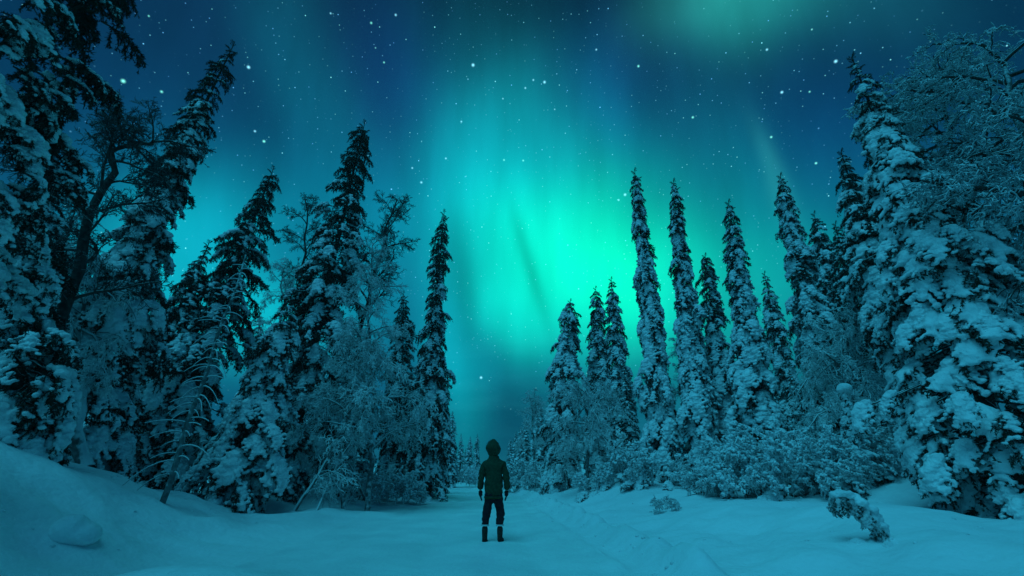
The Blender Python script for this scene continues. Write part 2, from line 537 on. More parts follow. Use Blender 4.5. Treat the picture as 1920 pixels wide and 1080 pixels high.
def make_bough(seed, droop, snow, lowres=False):
    rnd = random.Random(seed)
    ax = bough_axis(droop)
    f = lambda t: np.array([np.interp(t, np.linspace(0, 1, 8), ax[:, i]) for i in range(3)])
    tm = TM()
    tm.tube(ax, np.linspace(.030, .008, 8), 4, 1)
    twigs = [(ax[2:], .10)]
    nt_ = 9 if lowres else 13
    for i in range(nt_):
        t = .10 + .88 * (i + rnd.random() * .8) / nt_
        s = 1 if i % 2 else -1
        ln = (.50 - .22 * t) * rnd.uniform(.7, 1.2)
        a = s * math.radians(rnd.uniform(35, 70))
        p0 = f(min(t, 1))
        k = np.linspace(0, 1, 5)[:, None]
        d = np.array([math.cos(a), math.sin(a), rnd.uniform(-.25, .15)])
        P = p0 + k * d * ln + k ** 2 * np.array([0, 0, -ln * rnd.uniform(.35, .9)])
        tm.tube(P, np.linspace(.010, .004, 5), 3, 1)
        twigs.append((P, .085))
        # hanging twiglets
        for q in range(2 if lowres else 3):
            kk = rnd.uniform(.3, 1)
            p1 = p0 + kk * d * ln + kk ** 2 * np.array([0, 0, -ln * .5])
            e = np.array([rnd.uniform(-.05, .12), rnd.uniform(-.06, .06), -rnd.uniform(.10, .24)])
            Q = p1 + np.linspace(0, 1, 4)[:, None] * e
            twigs.append((Q, .06))
    VV, FF = [], []
    n = 0
    for P, nl in twigs:
        L_ = np.linalg.norm(P[-1] - P[0])
        cnt = int(L_ * (34 if lowres else 95)) + 3
        T = (P[-1] - P[0]) / (L_ + 1e-6)
        for c in range(cnt):
            u = rnd.random()
            i = u * (len(P) - 1); i0 = min(int(i), len(P) - 2)
            p = P[i0] + (P[i0 + 1] - P[i0]) * (i - i0)
            d = np.array([rnd.gauss(0, 1), rnd.gauss(0, 1), rnd.gauss(0, 1) - .25]); d /= np.linalg.norm(d)
            d = d * .85 + T * .75; d /= np.linalg.norm(d)
            w = np.cross(d, (rnd.gauss(0, 1), rnd.gauss(0, 1), rnd.gauss(0, 1))); w /= np.linalg.norm(w) + 1e-6
            ln = nl * rnd.uniform(.7, 1.35); ww = .011 if not lowres else .022
            VV += [p + w * ww, p - w * ww, p + d * ln * .7 + w * ww * .7, p + d * ln]
            FF += [(n, n + 1, n + 2), (n + 1, n + 3, n + 2)]; n += 4
    tm.add(np.array(VV), np.array(FF), 0)
    nm = 'bough_far' if lowres else 'bough'
    me = tm.mesh(nm, ['needles', 'bark'])
    # snow load
    balls = []
    if snow > 0:
        nb = int(6 + 10 * snow)
        for i in range(nb):
            t = .18 + .82 * (i + rnd.random() * .6) / nb
            p = f(min(t, 1))
            r = (.060 + .058 * snow) * rnd.uniform(.75, 1.3) * (1.15 - .35 * abs(t - .6))
            balls.append((Vector((p[0], p[1] + rnd.uniform(-.05, .05), p[2] + r * .55)), (r * 1.25, r, r * .72)))
        for P, nl in twigs[1:]:
            if nl < .08 or rnd.random() > .40 + .5 * snow: continue
            for u in (.2, .45, .7, .95):
                if rnd.random() > .45 + .5 * snow: continue
                i = u * (len(P) - 1); i0 = min(int(i), len(P) - 2)
                p = P[i0] + (P[i0 + 1] - P[i0]) * (i - i0)
                r = (.032 + .040 * snow) * rnd.uniform(.7, 1.35)
                balls.append((Vector((p[0], p[1], p[2] + r * .5)), (r * 1.2, r, r * .7)))
    sn = remeshed('snow_load', balls, .05 if lowres else .020, ['snow'], .04, .07, 1, 1 if lowres else 2) if balls else None
    return me, sn


BH = {}
BH['heavy'] = [make_bough(100 + i, 1.0 + .25 * (i % 3), 1.0) for i in range(6)]
BH['mid'] = [make_bough(200 + i, .8 + .25 * (i % 3), .42) for i in range(6)]
BH['light'] = [make_bough(300 + i, .6 + .25 * (i % 3), .18) for i in range(5)]


BAKE = []
for i in range(5):
    me, sn = make_bough(500 + i, .8 + .2 * (i % 3), .85, True)
    mV, mF = tri_data(me); sV, sF = tri_data(sn)
    BAKE.append((me, sn, mV, mF, None, sV, sF))
INNER = [(b_[1], b_[2], b_[3], b_[5], b_[6]) for b_ in BAKE]


# ------------------------------------------------------------------ templates: birch branches
def make_branch(seed, droop, spread=1.0, twig=.0042, lv=(11, 8, 6), curl=1.0, up=.25, snow=0):
    rnd = random.Random(seed)
    tm = TM()
    pts_ = []

    def grow(p, d, ln, r, depth):
        n = (8, 6, 5, 4)[depth]
        P = [p]
        dd = d / np.linalg.norm(d)
        for i in range(n - 1):
            j = np.array([rnd.gauss(0, 1), rnd.gauss(0, 1), rnd.gauss(0, 1)]) * (.16, .22, .26, .28)[depth] * curl
            g = np.array([0, 0, -droop * (.06, .16, .26, .30)[depth]]) * (i + .5)
            dd = dd + j + g * .6; dd /= np.linalg.norm(dd)
            P.append(P[-1] + dd * ln / (n - 1))
        P = np.array(P)
        r1 = max(r * .35, twig * .8)
        tm.tube(P, np.linspace(r, r1, n), 5 if depth == 0 else 3, 0 if depth < 2 else 1)
        if depth in (1, 2): pts_.extend((q_, depth) for q_ in P[1:])
        if depth == 3: return
        cnt = lv[depth]
        for c in range(cnt):
            t = (.22 if depth == 0 else .12) + (.78 if depth == 0 else .88) * (c + rnd.random() * .9) / cnt
            i = min(t, .999) * (n - 1); i0 = int(i)
            q = P[i0] + (P[i0 + 1] - P[i0]) * (i - i0)
            T = P[i0 + 1] - P[i0]; T /= np.linalg.norm(T)
            s = np.cross(T, (rnd.gauss(0, 1), rnd.gauss(0, 1), rnd.gauss(0, .6))); s /= np.linalg.norm(s) + 1e-6
            a = math.radians(rnd.uniform(30, 62)) * spread
            nd = T * math.cos(a) + s * math.sin(a) + np.array([0, 0, up * .4 if depth == 0 else 0])
            l2 = ln * (.52, .50, .48)[depth] * rnd.uniform(.6, 1.2) * (1.15 - .6 * t)
            grow(q, nd, l2, max(r * (.5, .55, .6)[depth] * (1 - .5 * t), twig), depth + 1)
    grow(np.zeros(3), np.array([1.0, 0, up]), 1.0, .024, 0)
    me = tm.mesh('branch', ['frost_wood', 'frost_twig'], True)
    if snow:
        balls = []
        for q_, dp in pts_:
            if rnd.random() > snow: continue
            r = rnd.uniform(.018, .042)
            balls.append((Vector(q_) + Vector((0, 0, r * .5)), (r * 1.3, r * 1.1, r * .8)))
        return me, remeshed('snow_load', balls, .013, ['snow'], .025, .05, 1, 1)
    return me


BR = {
    'up': [make_branch(400 + i, .25, .9) for i in range(4)],
    'droop': [make_branch(410 + i, 1.0, 1.0, .0048) for i in range(4)],
    'dense': [make_branch(420 + i, .75, 1.15, .0062, (11, 8, 6), 1.3) for i in range(4)],
}
BR['snowy'] = [make_branch(430 + i, .9, 1.2, .0105, (11, 8, 5), 1.4, .35, .50) for i in range(4)]
for me, _ in BR['snowy']:
    me.materials[0] = M['frost_twig']; me.materials[1] = M['snow_twig']
for me in BR['dense']:
    me.materials[0] = M['bark']; me.materials[1] = M['shaded_frost']
BR['bare'] = []
for me in BR['up'] + BR['droop'][:1]:
    c = me.copy(); c.name = 'branch'
    c.materials[0] = M['bark']; c.materials[1] = M['bare_twig']; BR['bare'].append(c)


# ------------------------------------------------------------------ tree building
def point_at(px, py, Y):
    r = ray(px, py)
    return Vector((Y * r.x / r.y, Y, CAMH + Y * r.z / r.y))


def base_tip(bpx, Y, tip, tipY=None):
    b_ = ray(bpx, 900)
    x = Y * b_.x / b_.y
    base = Vector((x, Y, ground_z(x, Y) - .05))
    return base, point_at(tip[0], tip[1], tipY or Y)


def prof_from(rows, base, Y, tip):
    """[(photo row, half width in photo pixels)] -> radius as a function of relative height"""
    H = tip.z - base.z
    ts, rs = [], []
    for py, w_ in rows:
        p = point_at(960, py, Y)
        depth = Y * math.cos(PITCH) + (p.z - CAMH) * math.sin(PITCH)
        ts.append((p.z - base.z) / H); rs.append(w_ * depth / FPX)
    o = np.argsort(ts); ts = np.array(ts)[o]; rs = np.array(rs)[o]
    return lambda t: float(np.interp(t, ts, rs))


def trunk_mesh(axis, r0, r1=.02, k=8, name='trunk'):
    tm = TM(); tm.tube(axis, np.linspace(r0, r1, len(axis)), k, 0)
    return tm.mesh(name, ['bark'], True)


def lay_boughs(H, R, axisf, rnd, dens=1.0, cap=290, start=.02, pitch0=20, pitch1=5, wild=.3, minw=.34, lmax=9.0, face=None):
    """positions, directions and sizes of the boughs of one tree"""
    out = []
    off0 = rnd.random() * 50
    for attempt in range(6):
        out.clear()
        z = start * H
        az = rnd.random() * 6
        while z < H * .985:
            t = z / H
            r = max(R(t), .07)
            n = max(4, min(9, int(5 + (r - .35) * 1.6 / min(lmax, 2)))) if r > .35 else 4
            for k in range(n):
                a = az + k * 2 * math.pi / n + rnd.uniform(-.35, .35)
                if face is not None and math.cos(a - face[0]) < face[1]: continue
                lump = float(vnoise(z * .9 + off0, a * 1.1, 2)) - .5
                if lump < -.36 and t > .12: continue
                ln = r * (1 + wild * lump * 2) * rnd.uniform(.8, 1.18)
                zz = z + rnd.uniform(-.5, .5) * .3 * max(r, .3)
                pt = math.radians(pitch0 * (1 - t) + pitch1 * t + rnd.uniform(-9, 9))
                p0 = axisf(min(max(zz / H, 0), .995))
                lb = min(ln, lmax * rnd.uniform(.8, 1.2))
                off = ln - lb
                p = p0 + Vector((math.cos(a), math.sin(a), -.35)) * off if off > .05 else p0
                out.append((p, a, pt, lb, max(lb * rnd.uniform(.85, 1.15), minw * min(1, (1 - t) * 6 + .25)), t, p0 if off > .05 else None))
            az += 2.4
            z += (.30 * min(r, lmax) + .11) * dens
        if len(out) <= cap: break
        dens *= len(out) / cap * 1.02
    # leader
    return out


def snow_kind(t, rnd, heavy):
    """heavy: list of (t, share of heavy, share of mid, share of light); the rest carries none"""
    ts = [h[0] for h in heavy]
    p = [float(np.interp(t, ts, [h[i] for h in heavy])) for i in (1, 2, 3)]
    q = rnd.random()
    if q < p[0]: return 'heavy'
    if q < p[0] + p[1]: return 'mid'
    if q < sum(p): return 'light'
    return 'none'


def spruce(bpx, Y, tip, rows, label, seed, heavy, dens=1.0, cap=290, group=None, pitch=(22, 5), wild=.3, tipY=None, curve=0.0, start=.02, thick=1.0, lmax=.85, fill=0, face=None):
    rnd = random.Random(seed)
    base, tp = base_tip(bpx, Y, tip, tipY)
    H = tp.z - base.z
    R = prof_from(rows, base, Y, tp)
    root = empty('spruce_tree', base, label, 'tree', group)
    d = tp - base
    side = Vector((rnd.uniform(-1, 1), rnd.uniform(-1, 1), 0)) * .12 + Vector((curve, 0, 0))
    ax = lambda t: d * t + side * math.sin(t * math.pi)
    axis = [ax(t) for t in np.linspace(0, 1, 12)]
    lay = list(lay_boughs(H, R, ax, rnd, dens, cap, start, pitch[0], pitch[1], wild, lmax=lmax, face=(math.atan2(-base.y, -base.x), face) if face is not None else None))
    tm = TM(); tm.tube([tuple(a) for a in axis], np.linspace(.012 * H + .03, .012, 12), 8, 0)
    for p, a, pt, ln, wd, t, p0 in lay:
        if p0 is not None: tm.tube([tuple(p0), tuple((p0 + p) / 2 + Vector((0, 0, .04))), tuple(p)], (.024, .02, .016), 4, 0)
    link(bpy.data.objects.new('trunk', tm.mesh('trunk', ['bark'], True)), root)
    for p, a, pt, ln, wd, t, p0 in lay:
        k = snow_kind(t, rnd, heavy)
        me, sn = rnd.choice(BH['light'] if k == 'none' else BH[k])
        o = bpy.data.objects.new('bough', me)
        o.location = p
        o.rotation_euler = (rnd.uniform(-.25, .25), pt, a)
        hgt = (ln + wd) * .5 * rnd.uniform(.9, 1.2) * thick
        o.scale = (ln, wd, max(hgt, .16))
        link(o, root)
        if sn and k != 'none':
            link(bpy.data.objects.new('snow_load', sn), o)
    if fill:
        A, B = TM(), TM()
        for i in range(fill):
            t = .02 + .8 * (i + rnd.random()) / fill
            a = rnd.random() * 6.283
            r = R(t); ln = min(r, .8) * rnd.uniform(.9, 1.2)
            p = ax(t) + Vector((math.cos(a), math.sin(a), -.3)) * max(0, r * .82 - ln)
            sn_, mV, mF, sV, sF = rnd.choice(INNER)
            mtx = np.array(Matrix.Translation(p) @ Euler((rnd.uniform(-.3, .3), rnd.uniform(.1, .6), a)).to_matrix().to_4x4() @ Matrix.Diagonal((ln, ln, ln, 1)))
            A.add(mV @ mtx[:3, :3].T + mtx[:3, 3], mF)
            B.add(sV @ mtx[:3, :3].T + mtx[:3, 3], sF)
        for nm, T_, mm in (('inner_foliage', A, 'needles'), ('inner_snow', B, 'snow')):
            o = link(bpy.data.objects.new(nm, T_.mesh(nm, [mm], True)), root); o['kind'] = 'stuff'
    # leader shoot
    for q in range(4):
        me, sn = BH['light'][q % 5]
        o = bpy.data.objects.new('bough', me)
        o.location = ax(.955 + .012 * q); o.rotation_euler = (0, -math.radians(50 + 10 * q), q * 1.7)
        s_ = .018 * H + .12; o.scale = (s_ * (1 - .12 * q), s_ * .5, s_ * .5)
        link(o, root)
    return root


# crowns of far trees, baked once and shared
def bake_crown(seed, H, Rmax, share):
    rnd = random.Random(seed)
    lo = BAKE
    R = lambda t: Rmax * float(np.interp(t, [0, .1, .5, .85, 1], [.8, 1, .8, .45, .10]))
    ax = lambda t: Vector((0, 0, H * t))
    A, B = TM(), TM()
    for p, a, pt, ln, wd, t, _ in lay_boughs(H, R, ax, rnd, 1.15, 120, .02, 22, 5, .3):
        me, sn, mV, mF, mI, sV, sF = rnd.choice(lo)
        mtx = np.array(Matrix.Translation(p) @ Euler((rnd.uniform(-.2, .2), pt, a)).to_matrix().to_4x4() @ Matrix.Diagonal((ln, wd, max((ln + wd) * .5, .16), 1)))
        A.add(mV @ mtx[:3, :3].T + mtx[:3, 3], mF)
        if rnd.random() < share: B.add(sV @ mtx[:3, :3].T + mtx[:3, 3], sF)
    cr = A.mesh('crown', ['needles']); sn = B.mesh('snow_load', ['snow'], True)
    tr = trunk_mesh([(0, 0, H * t) for t in (0, .3, .6, 1)], .014 * H + .02, .012, 6)
    return cr, sn, tr, H


FAR = [bake_crown(600 + i, 11, (1.15, .95, 1.3, .8)[i], (.95, .8, .9, .7)[i]) for i in range(4)]


def far_spruce(x, y, H, wide, label, group, seed, name='spruce_tree', lean=0):
    rnd = random.Random(seed)
    cr, sn, tr, h0 = FAR[seed % 4]
    root = empty(name, (x, y, ground_z(x, y) - .05), label, 'tree', group)
    root.rotation_euler = (rnd.uniform(-.02, .02), lean + rnd.uniform(-.02, .02), rnd.random() * 6.28)
    s = H / h0
    root.scale = (s * wide, s * wide, s)
    for n, me in (('trunk', tr), ('crown', cr), ('snow_load', sn)):
        link(bpy.data.objects.new(n, me), root)
    return root


def birch(name, base, pts, r0, br, n, ln, label, seed, kind, group=None, t0=.25, pitch=-35, spread=25, top=.35, cat='tree', extra=()):
    """base, trunk path points relative to the base, branches placed along it"""
    rnd = random.Random(seed)
    root = empty(name, base, label, cat, group)
    P = np.array(pts, dtype=float)
    k = np.linspace(0, 1, len(P)); tt = np.linspace(0, 1, 16)
    Q = np.stack([np.interp(tt, k, P[:, i]) for i in range(3)], 1)
    Q[1:-1] = (Q[:-2] + Q[1:-1] * 2 + Q[2:]) / 4
    Q += np.array([[rnd.gauss(0, 1), rnd.gauss(0, 1), 0] for _ in tt]) * r0 * .5
    tm = TM(); tm.tube(Q, np.linspace(r0, r0 * .22, 16), 8, 0)
    link(bpy.data.objects.new('trunk', tm.mesh('trunk', ['bark' if kind == 'bare' else 'frost_wood'], True)), root)
    for i in range(n):
        t = t0 + (1 - t0) * (i + rnd.random()) / n
        p = [np.interp(t, tt, Q[:, j]) for j in range(3)]
        o = bpy.data.objects.new('branch', rnd.choice(BR[br]))
        o.location = p
        a = i * 2.4 + rnd.uniform(-.5, .5)
        o.rotation_euler = (rnd.uniform(-.4, .4), math.radians(pitch + rnd.uniform(-spread, spread)), a)
        s = ln * rnd.uniform(.7, 1.15) * (1 - (1 - top) * t)
        o.scale = (s, s, s)
        link(o, root)
    for (p, a, pt, s) in extra:
        o = bpy.data.objects.new('branch', rnd.choice(BR[br]))
        o.location = p; o.rotation_euler = (0, math.radians(pt), math.radians(a)); o.scale = (s, s, s)
        link(o, root)
    return root


def hit(px, py):
    r = ray(px, py); t = .5 / FPX
    while t < 60 / FPX:
        p = r * t + Vector((0, 0, CAMH))
        if p.z < ground_z(p.x, p.y): return p
        t += .02 / FPX
    return p


def gpos(px, Y):
    b_ = ray(px, 900); x = Y * b_.x / b_.y
    return Vector((x, Y, ground_z(x, Y) - .05))


# snow shares by height: (t, heavy, mid, light)
LEFT = [(0, .45, .35, .15), (.35, .35, .40, .15), (.6, .08, .35, .35), (.8, 0, .12, .35), (1, 0, 0, .2)]
LEFT2 = [(0, .5, .35, .1), (.5, .35, .45, .15), (.75, .05, .35, .4), (1, 0, .05, .4)]
RIGHT = [(0, .8, .2, 0), (.6, .65, .3, .05), (.85, .35, .45, .15), (1, 0, .3, .4)]
RIGHT2 = [(0, .95, .05, 0), (.5, .8, .2, 0), (.75, .45, .4, .1), (1, .05, .3, .4)]

# ------------------------------------------------------------------ spruces left of the road
spruce(80, 11.0, (438, 84), [(84, 5), (110, 18), (200, 30), (300, 38), (400, 46), (480, 62), (560, 95), (700, 130), (850, 140), (900, 120)],
       'tallest dark leaning spruce on the left, its black tip highest against the sky', 11, LEFT, curve=-.15, wild=.42, fill=150, face=-.5, cap=299)
spruce(-15, 8.0, (102, 255), [(255, 5), (330, 22), (450, 50), (700, 120), (880, 130)],
       'dark spruce at the left edge, mostly behind the snag with bent limbs', 12, LEFT, wild=.35)
spruce(212, 14.0, (392, 455), [(455, 4), (490, 16), (560, 45), (700, 85), (880, 90)],
       'short snowy spruce between the tallest left spruce and the bare dead sapling', 13, LEFT2, wild=.35)
spruce(292, 14.5, (513, 316), [(316, 6), (350, 22), (420, 38), (520, 52), (650, 62), (800, 78), (920, 85)],
       'dark ragged leaning spruce right behind the bare dead sapling', 14, LEFT, wild=.42)
spruce(460, 30, (488, 588), [(588, 4), (640, 16), (800, 32), (880, 34)],
       'small dark distant spruce in the gap left of the tall double birch group', 15, LEFT2, cap=140)
spruce(532, 17.0, (684, 230), [(230, 5), (260, 20), (330, 34), (400, 40), (450, 52), (560, 60), (700, 72), (850, 85), (920, 85)],
       'tall ragged spruce standing in front of the bare-crowned birches', 16, LEFT, wild=.5)
spruce(425, 13.8, (545, 560), [(560, 6), (600, 35), (700, 62), (820, 85), (930, 90)],
       'low broad snow-loaded spruce at the left bank edge below the tall ragged spruce', 17, RIGHT, wild=.4)
spruce(792, 22.0, (833, 396), [(396, 4), (430, 13), (500, 20), (600, 26), (700, 38), (800, 50), (880, 52)],
       'slender dark spruce standing nearest the road on the left side', 18, LEFT, wild=.4)
spruce(738, 23.5, (757, 548), [(548, 5), (600, 20), (700, 34), (800, 44), (880, 46)],
       'shorter spruce half hidden left of the slender roadside spruce', 19, LEFT2, cap=200)
spruce(822, 29, (829, 655), [(655, 4), (700, 12), (760, 22), (860, 24)],
       'small snowy spruce just right of and behind the slender left roadside spruce', 20, LEFT2, cap=140)
spruce(655, 21, (648, 600), [(600, 8), (680, 40), (800, 60), (890, 60)],
       'short dark spruce under the frosted birch right of the tall ragged spruce', 42, LEFT2, cap=180)

# ------------------------------------------------------------------ spruces right of the road
spruce(1046, 26, (1070, 563), [(563, 5), (590, 20), (650, 30), (750, 40), (850, 44), (900, 40)],
       'blunt-topped spruce nearest the road on the right side', 21, RIGHT, wild=.35, cap=240)
spruce(1118, 27, (1117, 539), [(539, 4), (570, 14), (650, 26), (750, 34), (880, 36)],
       'pointed spruce, left one of the close pair right of the road', 22, RIGHT, cap=220)
spruce(1168, 24, (1146, 522), [(522, 4), (560, 15), (620, 22), (700, 30), (800, 36), (900, 36)],
       'pointed spruce, right one of the close pair right of the road', 23, RIGHT, cap=220)
spruce(1248, 20, (1190, 319), [(319, 5), (350, 13), (420, 18), (520, 26), (600, 33), (700, 42), (800, 52), (900, 56)],
       'tall narrow column-like spruce, leftmost of the tall ones right of the road', 24, RIGHT2, wild=.2, pitch=(35, 15), thick=1.1)
spruce(1322, 19, (1263, 339), [(339, 4), (370, 14), (430, 20), (500, 25), (600, 34), (700, 46), (850, 56)],
       'tall narrow spruce with a crooked side leader high on its right', 25, RIGHT2, wild=.35, pitch=(35, 15))
spruce(1362, 19.6, (1322, 478), [(478, 12), (520, 20), (600, 26), (700, 40), (850, 50)],
       'second stem hugging the tall spruce with the crooked side leader', 26, RIGHT2, wild=.35, pitch=(35, 15), cap=220)
spruce(1436, 17, (1366, 378), [(378, 4), (400, 14), (460, 20), (560, 32), (650, 48), (760, 66), (900, 70)],
       'snow-crusted tall spruce behind the big snowy shrub, widening downwards', 27, RIGHT2, wild=.35, pitch=(32, 12))
spruce(1512, 26, (1433, 511), [(511, 4), (560, 15), (640, 24), (800, 34)],
       'small narrow spruce in the gap between two tall right-hand spruces', 28, RIGHT, cap=160)
spruce(1570, 19, (1463, 328), [(328, 4), (360, 18), (440, 26), (540, 36), (700, 50), (860, 56)],
       'tall spruce left of the pair of smaller dark tips on the right', 29, RIGHT, wild=.35, pitch=(32, 12))
spruce(1622, 23, (1526, 399), [(399, 4), (440, 18), (520, 30), (700, 44), (860, 50)],
       'dark-tipped spruce, left one of two shorter tips beside the big right spruces', 30, RIGHT, cap=220)
spruce(1668, 21, (1566, 418), [(418, 4), (460, 18), (540, 32), (700, 44), (860, 50)],
       'dark-tipped spruce, right one of two shorter tips beside the big right spruces', 31, LEFT2, cap=220)
spruce(1765, 13.0, (1577, 284), [(284, 4), (320, 18), (380, 34), (460, 46), (560, 56), (680, 62), (780, 66), (880, 62)],
       'spruce thick with round snow lumps, just left of the biggest right spruce', 32, RIGHT2, wild=.4, pitch=(30, 10), fill=80)
spruce(1905, 9.6, (1597, 107), [(107, 5), (150, 20), (230, 36), (330, 58), (430, 90), (520, 120), (640, 165), (760, 190), (860, 170), (950, 130)],
       'biggest spruce on the right, loaded with large snow pillows', 33, RIGHT2, wild=.5, pitch=(25, 5), cap=299, thick=.95, lmax=.72, fill=230, face=-.35)

# the near tree whose crown hangs in from the left edge
near = empty('spruce_tree', (-7.9, 4.6, ground_z(-7.9, 4.6) - .05), 'near spruce cut by the left edge, its black boughs hanging over the top left corner', 'tree')
rnd = random.Random(5)
link(bpy.data.objects.new('trunk', trunk_mesh([(0, 0, t) for t in np.linspace(0, 13, 10)], .2, .03)), near)
for i in range(290):
    z = 1.2 + 9.6 * (i + rnd.random()) / 290
    a = rnd.uniform(-1.9, 1.1)
    ln = (1.7 + .8 * float(vnoise(z * .8, a * 1.3, 3))) * (1 - max(z - 3, 0) / 30) * rnd.uniform(.8, 1.1)
    k = ('heavy' if rnd.random() < .45 else 'mid') if z < 4.8 else ('mid' if rnd.random() < .40 else 'light') if z < 6.2 else 'light'  # snow thins out upwards, standing in for the dark of the unlit boughs
    me, sn = rnd.choice(BH[k])
    o = bpy.data.objects.new('bough', me)
    lb = rnd.uniform(.45, .85)
    off = (ln - lb) * rnd.uniform(.6, 1)
    o.location = (off * math.cos(a), off * math.sin(a), z - .25 * off); o.rotation_euler = (rnd.uniform(-.2, .2), math.radians(rnd.uniform(5, 30)), a)
    o.scale = (lb, lb, lb)
    link(o, near)
    if z < 6.6 or i % 5 == 0: link(bpy.data.objects.new('snow_load', sn), o)

# ------------------------------------------------------------------ birches and other bare trees
def rel(base, px, py, Y):
    return tuple(point_at(px, py, Y) - base)


b0 = gpos(560, 20)
birch('birch_tree', b0, [(0, 0, 0), rel(b0, 566, 640, 20), rel(b0, 570, 500, 20), rel(b0, 575, 372, 20)], .12, 'bare', 22, 2.6,
      'dark bare-crowned birch left of the tall ragged spruce', 51, 'bare', t0=.35, pitch=-40)
b0 = gpos(632, 18)
birch('birch_tree', b0, [(0, 0, 0), rel(b0, 668, 650, 18), rel(b0, 700, 520, 18), rel(b0, 742, 372, 18)], .13, 'bare', 20, 2.9,
      'bare-crowned birch spreading right of the tall ragged spruce', 52, 'bare', t0=.5, pitch=-38)
b0 = gpos(700, 16.2)
birch('birch_tree', b0, [(0, 0, 0), rel(b0, 698, 740, 16.2), rel(b0, 692, 600, 16.2), rel(b0, 700, 455, 16.2)], .09, 'droop', 40, 2.5,
      'pale frosted birch with hanging twigs in the gap before the slender left spruce', 53, 'frost', t0=.15, pitch=-20)
b0 = gpos(516, 17.5)
birch('birch_tree', b0, [(0, 0, 0), rel(b0, 525, 680, 17.5), rel(b0, 528, 560, 17.5), rel(b0, 530, 500, 17.5)], .08, 'droop', 16, 2.0,
      'small frosted birch with a dark hooked top behind the low broad spruce', 54, 'frost', t0=.3, pitch=-20)
# bent snag, upper left
b0 = gpos(70, 9.0)
birch('birch_tree', b0, [(0, 0, 0), rel(b0, 120, 640, 9), rel(b0, 170, 420, 9), rel(b0, 225, 270, 9), rel(b0, 290, 262, 9)], .15, 'bare', 24, 2.0,
      'old dark birch with bent limbs arching before the tallest left spruce', 55, 'bare', t0=.30, pitch=-10, spread=45, top=.6)
b0 = gpos(150, 10.0)
birch('birch_tree', b0, [(0, 0, 0), rel(b0, 150, 700, 10), rel(b0, 100, 520, 10), rel(b0, 40, 430, 10)], .14, 'droop', 24, 2.3,
      'frosted birch leaning left over the steep left bank', 56, 'frost', t0=.35, pitch=-10, spread=40, top=.6)
# right side
b0 = gpos(2010, 8.3)
birch('birch_tree', b0, [(0, 0, 0), rel(b0, 2000, 600, 8.3), rel(b0, 1960, 350, 8.3), rel(b0, 1880, 110, 8.3)], .18, 'dense', 40, 3.0,
      'large frosted birch hanging over the upper right corner', 57, 'frost', t0=.35, pitch=-5, spread=45, top=.7)
b0 = gpos(1880, 12.5)
birch('birch_tree', b0, [(0, 0, 0), rel(b0, 1830, 600, 12.5), rel(b0, 1790, 350, 12.5), rel(b0, 1760, 130, 12.5)], .16, 'dense', 34, 3.2,
      'tall frosted birch rising behind the biggest right spruce', 58, 'frost', t0=.45, pitch=-15, spread=40, top=.7)
b0 = gpos(1610, 15.5)
birch('birch_tree', b0, [(0, 0, 0), rel(b0, 1590, 760, 15.5), rel(b0, 1590, 670, 15.5), rel(b0, 1630, 640, 15.5)], .11, 'droop', 30, 2.3,
      'frosted birch bowed into a dome under the right-hand spruces', 59, 'frost', t0=.2, pitch=0, spread=35, top=.8)
b0 = gpos(1105, 21)
birch('birch_tree', b0, [(0, 0, 0), rel(b0, 1095, 820, 21), rel(b0, 1105, 760, 21), rel(b0, 1130, 750, 21)], .08, 'droop', 26, 1.9,
      'frosted birch bowed low before the close pair of pointed spruces', 60, 'frost', t0=.15, pitch=0, spread=35, top=.8)
b0 = gpos(1300, 22)
birch('birch_tree', b0, [(0, 0, 0), rel(b0, 1295, 780, 22), rel(b0, 1290, 680, 22), rel(b0, 1285, 640, 22)], .09, 'droop', 22, 2.2,
      'slim frosted birch behind the column-like tall spruce', 61, 'frost', t0=.2, pitch=-25)
b0 = gpos(1005, 33)
birch('birch_tree', b0, [(0, 0, 0), rel(b0, 1000, 830, 33), rel(b0, 998, 770, 33), rel(b0, 997, 742, 33)], .10, 'droop', 20, 2.2,
      'frosted birch at the road edge left of the blunt-topped spruce', 62, 'frost', t0=.25, pitch=-20)
b0 = gpos(1062, 24)
birch('birch_tree', b0, [(0, 0, 0), rel(b0, 1060, 870, 24), rel(b0, 1060, 840, 24), rel(b0, 1066, 825, 24)], .05, 'droop', 16, 1.3,
      'low frosted birch at the foot of the blunt-topped spruce', 63, 'frost', t0=.15, pitch=0, spread=35)
b0 = gpos(655, 15.5)
birch('birch_tree', b0, [(0, 0, 0), rel(b0, 640, 800, 15.5), rel(b0, 660, 680, 15.5), rel(b0, 690, 640, 15.5)], .08, 'droop', 26, 2.2,
      'frosted birch with drooping crown over the mound at the left road edge', 64, 'frost', t0=.2, pitch=0, spread=30)

